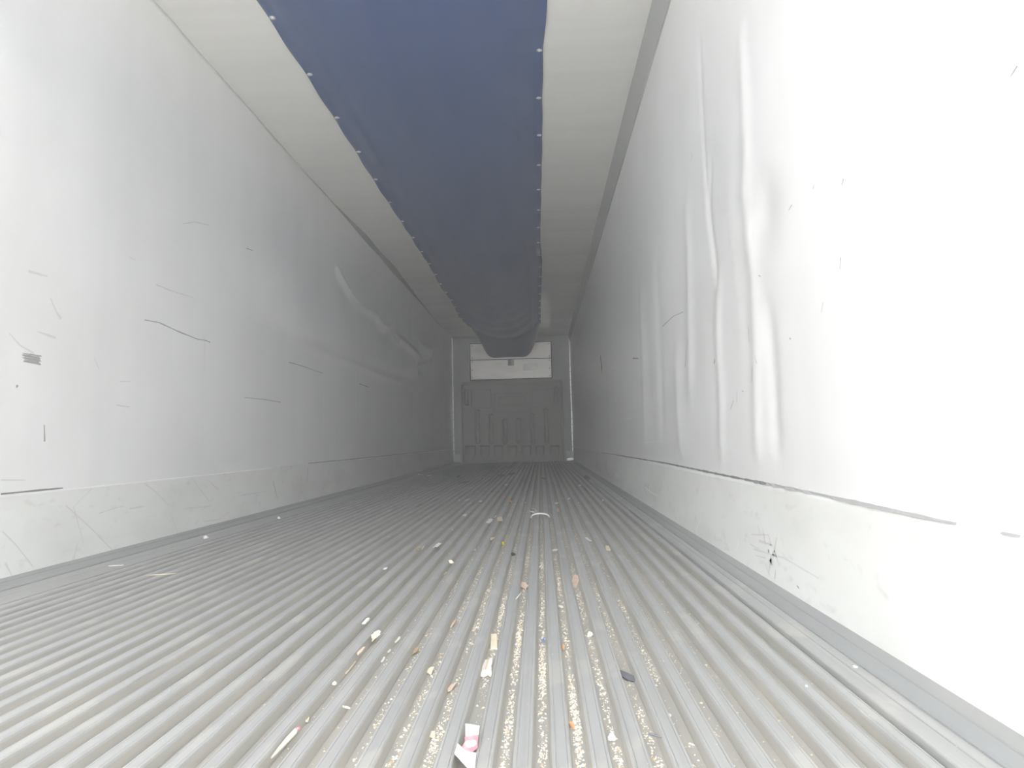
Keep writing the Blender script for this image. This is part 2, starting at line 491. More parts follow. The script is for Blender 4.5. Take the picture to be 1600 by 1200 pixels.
for a, b in (((222, 235), (262, 432)), ((1325, 205), (1370, 412))):
    x0, z1 = z8(*a); x1, z0 = z8(*b)
    s_ = rrect(x0, x1, z0, z1, .02); D += groove(s_, .014, .080)+.016*(1-sstep(s_, -.012, 0))
for cx_, top in ((375, 490), (543, 547), (715, 605), (883, 600), (1055, 540), (1222, 475)):
    x0, z1 = z8(cx_-26, top); x1, z0 = z8(cx_+26, 905)
    s_ = rrect(x0, x1, z0, z1, .034); D += groove(s_, .016, .085)+.018*(1-sstep(s_, -.014, 0))
    if cx_ in (375, 1222):
        for t in (648, 745):
            _, zz = z8(cx_, t); D -= .012*gauss(Z-zz, .007)*(s_ < 0)
feet = [(230, 340), (410, 518), (583, 685), (755, 855), (925, 1028), (1098, 1195), (1275, 1385)]
for a, b in feet:
    x0, z1 = z8(a, 940); x1, _ = z8(b, 940)
    taper = .030*sstep(-Z, -.20, -.02)
    s_ = np.maximum(np.maximum((x0+taper)-X, X-(x1-taper)), Z-z1)
    D -= .060*(1-sstep(s_, -.006, .006))*sstep(Z, .05, z1)
    D += groove(s_, .014, .050)*sstep(Z, .12, .24)
for a, b in (((300, 235), (545, 465)), ((575, 290), (1040, 515)), ((1045, 225), (1310, 445)), ((640, 330), (960, 425))):
    x0, z1 = z8(*a); x1, z0 = z8(*b)
    D += groove(rrect(x0, x1, z0, z1, .02), .008, .010)
D = np.clip(D, .006, .13)
V = np.stack([X, L-D, Z], -1).reshape(-1, 3)
I = np.arange(nxg*nzg).reshape(nxg, nzg)
q = np.stack([I[:-1, :-1], I[1:, :-1], I[1:, 1:], I[:-1, 1:]], -1).reshape(-1, 4)
bulk = link('bulkhead', V.tolist(), q.tolist(), M['bulk'], None, smooth=True)
if bulk.data.polygons[100].normal.y > 0: bulk.data.flip_normals()
tag(bulk, 'grey moulded plastic bulkhead with upright slots, standing on the floor against the end wall', 'bulkhead')
sm = bulk.modifiers.new('thickness', 'SOLIDIFY'); sm.thickness = .003; sm.offset = -1
# ledge under the silver cover
v, f = [], []
lx0_, lx1_ = .39, 2.075
pr = [(L-.001, 1.692), (L-.085, 1.690), (L-.120, 1.655), (L-.120, 1.615), (L-.088, 1.575), (L-.088, 1.56), (L-.001, 1.56)]
n = len(pr)
for x in (lx0_, lx1_): v += [(x, a, b) for a, b in pr]
for i in range(n): f.append((i, (i+1) % n, n+(i+1) % n, n+i))
f += [tuple(range(n))[::-1], tuple(range(n, 2*n))]
link('ledge', v, f, M['bulk'], bulk)

# ------------------------------------------------------------------ blue air duct under the ceiling
duct = empty('air_duct', (1.19, 3.0, H-.004))
tag(duct, 'long dark blue fabric air duct riveted along the middle of the white ceiling', 'air duct')
def in_duct(o):
    o.parent = duct; o.data.transform(Matrix.Translation(-Vector(duct.location))); return o
LE = [(-1, .503), (2.9, .500), (3.08, .501), (3.61, .508), (4.66, .507), (5.17, .503), (5.67, .505), (6.17, .508), (6.61, .512), (7.09, .504), (7.57, .511), (8.15, .501), (8.88, .476), (9.66, .494), (10.33, .488), (11.2, .455), (11.8, .49), (12.33, .530), (13.5, .55)]
RE = [(-1, 1.92), (3.07, 1.912), (3.47, 1.893), (3.99, 1.889), (4.5, 1.890), (5.01, 1.885), (5.53, 1.880), (6.0, 1.879), (6.5, 1.873), (7.0, 1.871), (7.74, 1.890), (10.6, 1.876), (12.5, 1.873), (13.5, 1.87)]
def sag(y): return interp(y, [(0.5, .07), (3, .09), (6, .12), (9, .16), (11, .20), (12.1, .245)])
HEM = .065
ys = np.arange(0.9, 12.12, .04)
us = np.concatenate([[0, .25, .5, .75, 1.0], np.linspace(1.06, 1.94, 40), [2.0, 2.25, 2.5, 2.75, 3.0]])
V, Q = [], []
for y in ys:
    x0 = float(interp(y, LE)); x1 = float(interp(y, RE)); s = float(sag(y))
    sc = .5-.5*math.cos(2*math.pi*(y-3.08)/.515)          # droop between rivets
    sr = .5-.5*math.cos(2*math.pi*(y-3.47)/.51)
    for u in us:
        if u <= 1:   x, z = x0+HEM*u-.004*sc*(1-u), H-.006-.010*u-.006*sc*(1-u)
        elif u >= 2: x, z = x1-HEM*(3-u)+.003*sr*(u-2), H-.006-.010*(3-u)-.006*sr*(u-2)
        else:
            t = u-1
            x = x0+HEM+(x1-x0-2*HEM)*t
            g = 1-abs(2*t-1)**2.4
            z = H-.016-s*g
            z += .0045*math.sin(7*t+1.3*math.sin(y*1.3))*math.sin(y*1.9)*g + .003*math.sin(23*t+y*.7)*g
            z += .007*math.sin(y*9.5+3*(t-.5)**2*8)*g*max(0, (y-9)/3.0)
            z -= .018*math.exp(-((t-.05)/.03)**2) + .010*math.exp(-((t-.95)/.03)**2)
        V.append((x, y, z))
nu = len(us)
for i in range(len(ys)-1):
    for j in range(nu-1): Q.append((i*nu+j, i*nu+j+1, (i+1)*nu+j+1, (i+1)*nu+j))
sheet = in_duct(link('fabric_sheet', V, Q, M['blue'], None, smooth=True))
sm = sheet.modifiers.new('thickness', 'SOLIDIFY'); sm.thickness = .0025; sm.offset = 0
# throat leading up to the unit outlet
V, Q = [], []
ys2 = np.linspace(11.85, L-.05, 26)
for y in ys2:
    k = (y-11.85)/(L-.05-11.85)
    x0 = .53+.06*k; x1 = 1.845-.045*k
    s = .18+.26*k
    for t in np.linspace(0, 1, 41):
        g = 1-abs(2*t-1)**(2.4+6.5*k)
        z = H-.012-s*g
        xc = (x0+x1)/2
        x = x0+(x1-x0)*t
        x = xc+(x-xc)*(1-.14*k*g)                     # narrows downwards
        V.append((x, y, z+.004*math.sin(9*t+y*4)*g))
for i in range(len(ys2)-1):
    for j in range(40): Q.append((i*41+j, i*41+j+1, (i+1)*41+j+1, (i+1)*41+j))
th = in_duct(link('throat', V, Q, M['blue'], None, smooth=True))
sm = th.modifiers.new('thickness', 'SOLIDIFY'); sm.thickness = .003; sm.offset = 0
# hem cord at the free end of the sheet
pts = []
y = 12.09; x0 = float(interp(y, LE)); x1 = float(interp(y, RE)); s = float(sag(y))
for t in np.linspace(0, 1, 40):
    g = 1-abs(2*t-1)**2.4
    pts.append((x0+HEM+(x1-x0-2*HEM)*t, y, H-.018-s*g))
def tube(pts, r, n=6):
    V, Q = [], []
    P = [Vector(p) for p in pts]
    for i, p in enumerate(P):
        t = (P[min(i+1, len(P)-1)]-P[max(i-1, 0)]).normalized()
        a = t.cross(Vector((0.13, .2, 1))).normalized(); b = t.cross(a)
        rr = r(i/(len(P)-1)) if callable(r) else r
        for k in range(n):
            an = 2*math.pi*k/n
            V.append(tuple(p+a*math.cos(an)*rr+b*math.sin(an)*rr))
    for i in range(len(P)-1):
        for k in range(n):
            Q.append((i*n+k, i*n+(k+1) % n, (i+1)*n+(k+1) % n, (i+1)*n+k))
    Q.append(tuple(range(n))[::-1]); e = (len(P)-1)*n; Q.append(tuple(range(e, e+n)))
    return V, Q
V, Q = tube(pts, .006)
in_duct(link('end_hem', V, Q, M['blue'], None, smooth=True))
# rivets with washers along both edges
rv = None
def rivet(x, y, z):
    global rv
    if rv is None:
        bm = disc_bm(.017, .0025, 12)
        b2 = disc_bm(.008, .007, 10)
        me = bpy.data.meshes.new('tmp'); b2.to_mesh(me); b2.free(); bm.from_mesh(me)
        rv = bm_link('rivet', bm, M['rivet'], duct, True); o = rv
    else:
        o = rv.copy(); COL.objects.link(o); o.parent = duct
    o.location = Vector((x, y, z))-Vector(duct.location)
for k in range(-4, 17):
    y = 3.08+.515*k
    if 1.0 < y < 11.9: rivet(float(interp(y, LE))+.022, y, H-.013)
for k in range(-4, 17):
    y = 3.47+.507*k
    if 1.0 < y < 11.9: rivet(float(interp(y, RE))-.022, y, H-.013)
# two small screws in the left cove
for px, py in ((495, 291), (555, 352)):
    p = hit(px, py, 2, H-.004)
    o = bm_link('screw', disc_bm(.008, .006), M['rivet'], ceiling, True, loc=(p.x+.02, p.y, H-.004))

# ------------------------------------------------------------------ joints, scuffs and scratches on the walls
ribbons('seam_joint', [([(0,772),(50,767),(97,762.5)], .005, .006), ([(481,724),(560,716.3)], .004, .005), ([(560,716.3),(640,708.2),(706,701.4)], .005, .003)], False, M['seam'], wall_left)
ribbons('seam_joint', [([(940,707),(1040,723.5),(1130,742)], .004, .008), ([(1130,742),(1200,756)], .007, .008)], True, M['seam'], wall_right)
ribbons('seam_joint', [([(1200,756),(1280,772),(1400,798)], .008, .008), ([(1400,798),(1470,812.5),(1499,818)], .008, .002), ([(1570,832),(1600,838)], .003, .002)], True, M['scuff'], wall_right)  # nearer run of the seam in paler grey, daylight overexposure painted in
ribbons('panel_joint', [([(1258,0),(1261,118),(1268,220)], .0016, .0008)], True, M['scufflight'], wall_right)
o = ribbons('scuff_marks', [
    ([(223,500),(245,504),(275,518),(305,530),(318,532),(325,535)], .006, .005), ([(450,566),(475,573),(503,583)], .005, .003),
    ([(380,621),(410,624),(437,628.5)], .0025, .004), ([(66,664),(67,690)], .004, .006), ([(560,600),(575,605)], .007, .005),
    ([(22,602),(24,605)], .012, .010), ([(380,388),(390,392)], .006, .003)], False, M['scuff'], wall_left)
o['kind'] = 'stuff'
o = ribbons('pale_scuffs', [
    ([(75,466),(85,488),(92,498)], .006, .012), ([(55,518),(72,524),(84,528)], .004, .010), ([(10,520),(28,540),(50,552)], .004, .007),
    ([(198,402),(208,407)], .006, .003), ([(40,424),(55,428),(70,432)], .010, .008), ([(145,560),(153,578)], .004, .003), ([(185,596),(202,596)], .004, .003),
    ([(180,633),(200,636)], .006, .004), ([(240,445),(262,454),(300,466)], .006, .003), ([(280,350),(300,347),(322,352)], .005, .004), ([(316,526),(316,580)], .004, .003),
    ([(100,790),(140,826),(175,862)], .006, .004), ([(140,764),(112,792),(128,850)], .003, .005), ([(118,850),(110,880)], .010, .014), ([(0,830),(22,852),(48,885)], .005, .006),
    ([(220,752),(240,768),(262,790)], .005, .004), ([(152,802),(180,793),(190,791)], .004, .003), ([(200,795),(222,791)], .008, .006), ([(300,750),(325,784)], .005, .004),
    ([(265,805),(282,850)], .006, .004), ([(316,815),(340,812),(356,800)], .004, .004), ([(425,752),(432,780)], .022, .012), ([(455,755),(458,768)], .010, .006), ([(370,775),(412,768)], .006, .004),
    ([(0,750),(38,750)], .004, .003), ([(480,730),(479,755)], .02, .012), ([(322,749),(340,766)], .005, .004), ([(5,880),(18,905)], .008, .006), ([(285,795),(330,790)], .004, .003)],
    False, M['scufflight'], wall_left)
o['kind'] = 'stuff'
o = ribbons('scuff_marks', [
    ([(1039,510),(1055,494),(1070,487)], .004, .003), ([(1079,530),(1074,555),(1073,574)], .003, .006), ([(1120,562),(1118,568)], .012, .006), ([(1182,570),(1181,597)], .004, .003),
    ([(1186,555),(1189,568)], .002, .003), ([(1173,510),(1175,535)], .003, .002), ([(1150,625),(1145,640)], .002, .003), ([(1155,610),(1155,630)], .002, .003),
    ([(1243,320),(1238,328)], .003, .002), ([(1324,279),(1321,290)], .004, .002), ([(1320,402),(1319,420)], .0035, .002), ([(1292,472),(1289,488)], .002, .0015), ([(1277,288),(1275,296)], .002, .002),
    ([(1190,430),(1193,432)], .004, .003), ([(1600,102),(1588,120)], .002, .002), ([(1239,528),(1241,530)], .005, .004), ([(1164,610),(1166,612)], .004, .003), ([(1084,240),(1083,250)], .003, .002),
    ([(990,560),(1000,560)], .008, .006), ([(938,556),(940,580)], .05, .10), ([(1204,860),(1206,862)], .010, .008), ([(1216,890),(1215,905)], .002, .002),
    ([(1010,757),(1010,768)], .010, .006), ([(1014,757),(1015,768)], .010, .006), ([(1250,915),(1254,920)], .005, .003)], True, M['scuff'], wall_right)
o['kind'] = 'stuff'
o = ribbons('pale_scuffs', [([(1182,858),(1230,872),(1285,904)], .006, .003), ([(1218,840),(1214,862),(1208,880)], .010, .014), ([(1209,872),(1205,895)], .014, .006), ([(1178,835),(1205,836)], .004, .003), ([(1186,868),(1200,872)], .004, .004), ([(1196,828),(1200,850)], .008, .006), ([(1190,845),(1212,852)], .008, .004), ([(1205,835),(1209,852)], .006, .010), ([(1213,858),(1222,884)], .008, .005), ([(1176,850),(1190,858)], .006, .004), ([(1200,882),(1206,898)], .006, .006), ([(1188,820),(1193,838)], .005, .004)], True, M['scufflight'], wall_right)  # real scuffs, coloured paler to paint in the glare on this wall
o['kind'] = 'stuff'
o = ribbons('bright_scratches', [
    ([(937,707),(955,710),(975,714)], .006, .004), ([(967,692),(995,692),(1040,690)], .006, .003), ([(1133,276),(1134,288)], .004, .003), ([(1112,325),(1116,345)], .012, .006), ([(1139,335),(1143,337)], .008, .006),
    ([(1140,398),(1143,410),(1144,430)], .003, .003), ([(955,576),(968,572)], .03, .02), ([(1010,762),(1022,771),(1030,775)], .010, .005), ([(1045,770),(1043,790)], .010, .008), ([(993,738),(994,752)], .012, .006),
    ([(963,742),(968,744)], .03, .02), ([(1094,762),(1096,775)], .006, .003), ([(1158,845),(1154,860)], .006, .004), ([(1096,815),(1090,830)], .004, .004), ([(980,760),(982,775)], .008, .006), ([(1164,745),(1160,800)], .002, .002),
    ([(978,655),(990,653)], .02, .01)], True, M['scuffbright'], wall_right)
o['kind'] = 'stuff'
# dark rubbed patch on the left wall: overlapping ragged strokes
patch = []
for k in range(26):
    t = k/25
    x0 = 31+random.uniform(0, 4); x1 = 60+random.uniform(-3, 2)
    if k % 4 == 1: x0 += 10
    yy_ = 552+14*t+random.uniform(-.6, .6)
    patch.append(([(x0, yy_), ((x0+x1)/2, yy_+2.2), (x1, yy_+4.6)], .0016, .0034))
o = ribbons('rubbed_patch', patch, False, M['scuff'], wall_left); o['kind'] = 'stuff'

# ------------------------------------------------------------------ yard outside the open rear
v, f = box_geo((-40, -60, -1.5), (40, 45, -1.35))
struct(link('ground', v, f, M['ground']))

# ------------------------------------------------------------------ scatter volume added for lens veil, lifts the dark far end
hz = bpy.data.materials.new('veil_haze'); hz.use_nodes = True
nt = hz.node_tree; nt.nodes.remove(nt.nodes['Principled BSDF'])
vs_ = nt.nodes.new('ShaderNodeVolumeScatter')
vs_.inputs['Color'].default_value = (1.0, 1.0, 1.0, 1)
vs_.inputs['Density'].default_value = HAZE
vs_.inputs['Anisotropy'].default_value = 0.2
nt.links.new(vs_.outputs['Volume'], nt.nodes['Material Output'].inputs['Volume'])
v, f = box_geo((-.05, REAR-.3, -.10), (W+.05, L+.05, H+.05))
haze = link('haze', v, f, hz); haze['kind'] = 'structure'

# ------------------------------------------------------------------ litter on the floor
def in_channel(x):
    k = round((x-RIB0)/PITCH_R)
    if x < lx0 or x > rx0: return False
    return abs(x-(RIB0+k*PITCH_R)) > tw+.002

def place(px, py, z=None):
    p = hit(px, py, 2, 0.0)
    zz = 0.0
    if p.x < KL: zz = .008
    elif p.x > W-KR: zz = .008
    elif in_channel(p.x):
        q = hit(px, py, 2, -DEPTH)
        if in_channel(q.x):
            p = q; zz = -DEPTH
    return p, zz

def chip_mesh(w, l, h, seed, n=7, bend=.25, ragged=.35):
    """flat broken piece: an irregular angular outline, lifted at one end"""
    r = random.Random(seed)
    top, V, Q = [], [], []
    an = sorted(2*math.pi*(k+r.uniform(-.36, .36))/n for k in range(n))
    for a in an:
        rr = 1-ragged*r.random()
        m_ = max(abs(math.cos(a)), abs(math.sin(a)))**.9
        top.append((w*.5*rr*math.cos(a)/m_, l*.5*rr*math.sin(a)/m_))
    tx, ty = r.uniform(-.25, .25), r.uniform(-.1, .1)
    for lev in (0, 1):
        for x, y in top:
            zb = h*(.8+tx*4*x/max(w, 1e-4)+ty*4*y/max(l, 1e-4))*bend*3
            V.append((x, y, max(0, zb)+lev*h*.6))
    zc = h*.8*bend*3
    V.append((0, 0, zc*.6+h*.6)); V.append((0, 0, zc*.3))
    for k in range(n):
        j = (k+1) % n
        Q += [(k, j, n+j, n+k), (n+k, n+j, 2*n), (j, k, 2*n+1)]
    return V, Q

def lump_mesh(w, l, h, seed, sub=1):
    """a clump: one ragged core with smaller bits stuck to it"""
    r = random.Random(seed)
    V, Q = [], []
    parts = [(0, 0, 1.0)]+[(r.uniform(-.35, .35), r.uniform(-.35, .35), r.uniform(.3, .55)) for _ in range(5)]
    for cx_, cy_, sc_ in parts:
        bm = bmesh.new(); bmesh.ops.create_icosphere(bm, subdivisions=sub, radius=.5)
        rz = Matrix.Rotation(r.uniform(0, 6), 3, 'Z')
        o0 = len(V); k0 = .8 if sc_ == 1.0 else 1
        bm.verts.index_update()
        for v_ in bm.verts:
            c = rz @ v_.co; k = sc_*k0*(1+r.uniform(-.38, .30))
            V.append(((c.x*k+cx_)*w, (c.y*k+cy_)*l, max(0, (c.z+.32)*k)*h*1.2))
        Q += [tuple(x.index+o0 for x in fc.verts) for fc in bm.faces]; bm.free()
    return V, Q

def slab_mesh(w, l, h, seed):
    """sawn offcut: skewed flat slab with one splintered end"""
    r = random.Random(seed)
    pts = [(-.5, -.5), (0, -.47), (.5, -.5), (.5, .42), (.22, .5), (-.05, .43), (-.3, .5), (-.5, .45)]
    pts = [((x+r.uniform(-.04, .04)+.06*y)*w, (y+r.uniform(-.02, .02))*l) for x, y in pts]
    n = len(pts)
    V = [(x, y, 0) for x, y in pts]+[(x*.97, y*.98, h*(1+.5*y/l)) for x, y in pts]
    Q = [tuple(range(n))[::-1], tuple(range(n, 2*n))]+[(k, (k+1) % n, n+(k+1) % n, n+k) for k in range(n)]
    return V, Q

def leaf_mesh(w, l, h, seed):
    r = random.Random(seed); n = 11; V, Q = [], []
    curl = r.uniform(.6, 1.2)
    for i in range(n):
        t = i/(n-1); ww = w*.5*(math.sin(math.pi*min(1, .04+.96*t))**.7)*(.18+.82*min(1, max(0, (t-.12)/.3)))*(1+.28*r.uniform(-1, 1))+.0004
        for j in range(5):
            s_ = (j-2)/2
            z = .0015+h*(.25*(2*t-1)**2 + .75*curl*abs(s_)**1.5*math.sin(math.pi*t)) + .12*h*r.random()*abs(s_)
            V.append((ww*s_, l*(t-.5), z))
    for i in range(n-1):
        for j in range(4): Q.append((i*5+j, i*5+j+1, (i+1)*5+j+1, (i+1)*5+j))
    m0 = len(V)                                   # underside
    V += [(x, y, z-.0012) for x, y, z in V]
    Q += [tuple(i+m0 for i in reversed(q)) for q in Q]
    for i in range(n-1):
        for j in (0, 4):
            a, b = i*5+j, (i+1)*5+j
            Q.append((a, b, b+m0, a+m0))
    return V, Q

def paper_mesh(w, l, h, seed):
    r = random.Random(seed); nx_, ny_ = 9, 11; V, Q = [], []
    p1, p2, p3 = r.uniform(0, 6), r.uniform(0, 6), r.uniform(0, 6)
    for i in range(ny_):
        for j in range(nx_):
            s_, t = j/(nx_-1)*2-1, i/(ny_-1)*2-1
            e = 1+.10*math.sin(5*t+p1)*abs(s_)
            z = .0012+h*(.5+.5*math.sin(2.6*s_+1.9*t+p2))*.6+h*.4*abs(math.sin(3.3*t-1.4*s_+p3))
            V.append((w*.5*s_*e, l*.5*t*(1+.08*math.sin(4*s_+p3)*abs(t)), z))
    for i in range(ny_-1):
        for j in range(nx_-1): Q.append((i*nx_+j, i*nx_+j+1, (i+1)*nx_+j+1, (i+1)*nx_+j))
    m0 = len(V); nq = len(Q)
    V += [(x, y, z-.0008) for x, y, z in V]
    Q += [tuple(i+m0 for i in reversed(q)) for q in Q[:nq]]
    ring = [j for j in range(nx_)] + [i*nx_+nx_-1 for i in range(1, ny_)] + [(ny_-1)*nx_+j for j in range(nx_-2, -1, -1)] + [i*nx_ for i in range(ny_-2, 0, -1)]
    for a, b in zip(ring, ring[1:]+ring[:1]): Q.append((b, a, a+m0, b+m0))
    return V, Q

def stick_mesh(w, l, h, seed):
    r = random.Random(seed)
    n = 9; pts = []
    for i in range(n):
        t = i/(n-1)
        pts.append((w*.25*math.sin(3*t+seed), l*(t-.5), h*.5+.0006+h*.3*t*r.random()))
    return tube(pts, lambda t: .5*h*(.35+.65*math.sin(math.pi*min(1, .12+.8*t))), 6)

SHAPES = {'chip': chip_mesh, 'slab': slab_mesh, 'lump': lump_mesh, 'leaf': leaf_mesh, 'paper': paper_mesh, 'stick': stick_mesh}
def litter(name, shape, px, py, wpx, lpx, material, label, cat, rot=None, h=None, group=None, along=True):
    """wpx, lpx: size in photograph pixels; lpx is measured up the picture"""
    p, z = place(px, py)
    d = p.y
    w = wpx*d/F
    if shape == 'lump':
        hh = (h or lpx*.75*d/F); l = w*1.1
    else:
        hh = h or .004
        up_part = hh*F/d
        l = max(w*.5, min(lpx, max(2., lpx-up_part*.5))*d*d/(F*CH))
        l = min(l, w*9) if shape != 'stick' else l
    if z == -DEPTH:
        w = min(w, PITCH_R-2*tw+.002) if rot in (None, 0) else w
    V, Q = SHAPES[shape](w, l, hh, int(px*7+py))
    o = link(name, V, Q, M[material], None, smooth=shape in ('leaf', 'stick'))
    o.location = (p.x, p.y, z+.0004)
    o.rotation_euler.z = rot if rot is not None else random.uniform(-.15, .15)
    tag(o, label, cat, group)
    return o

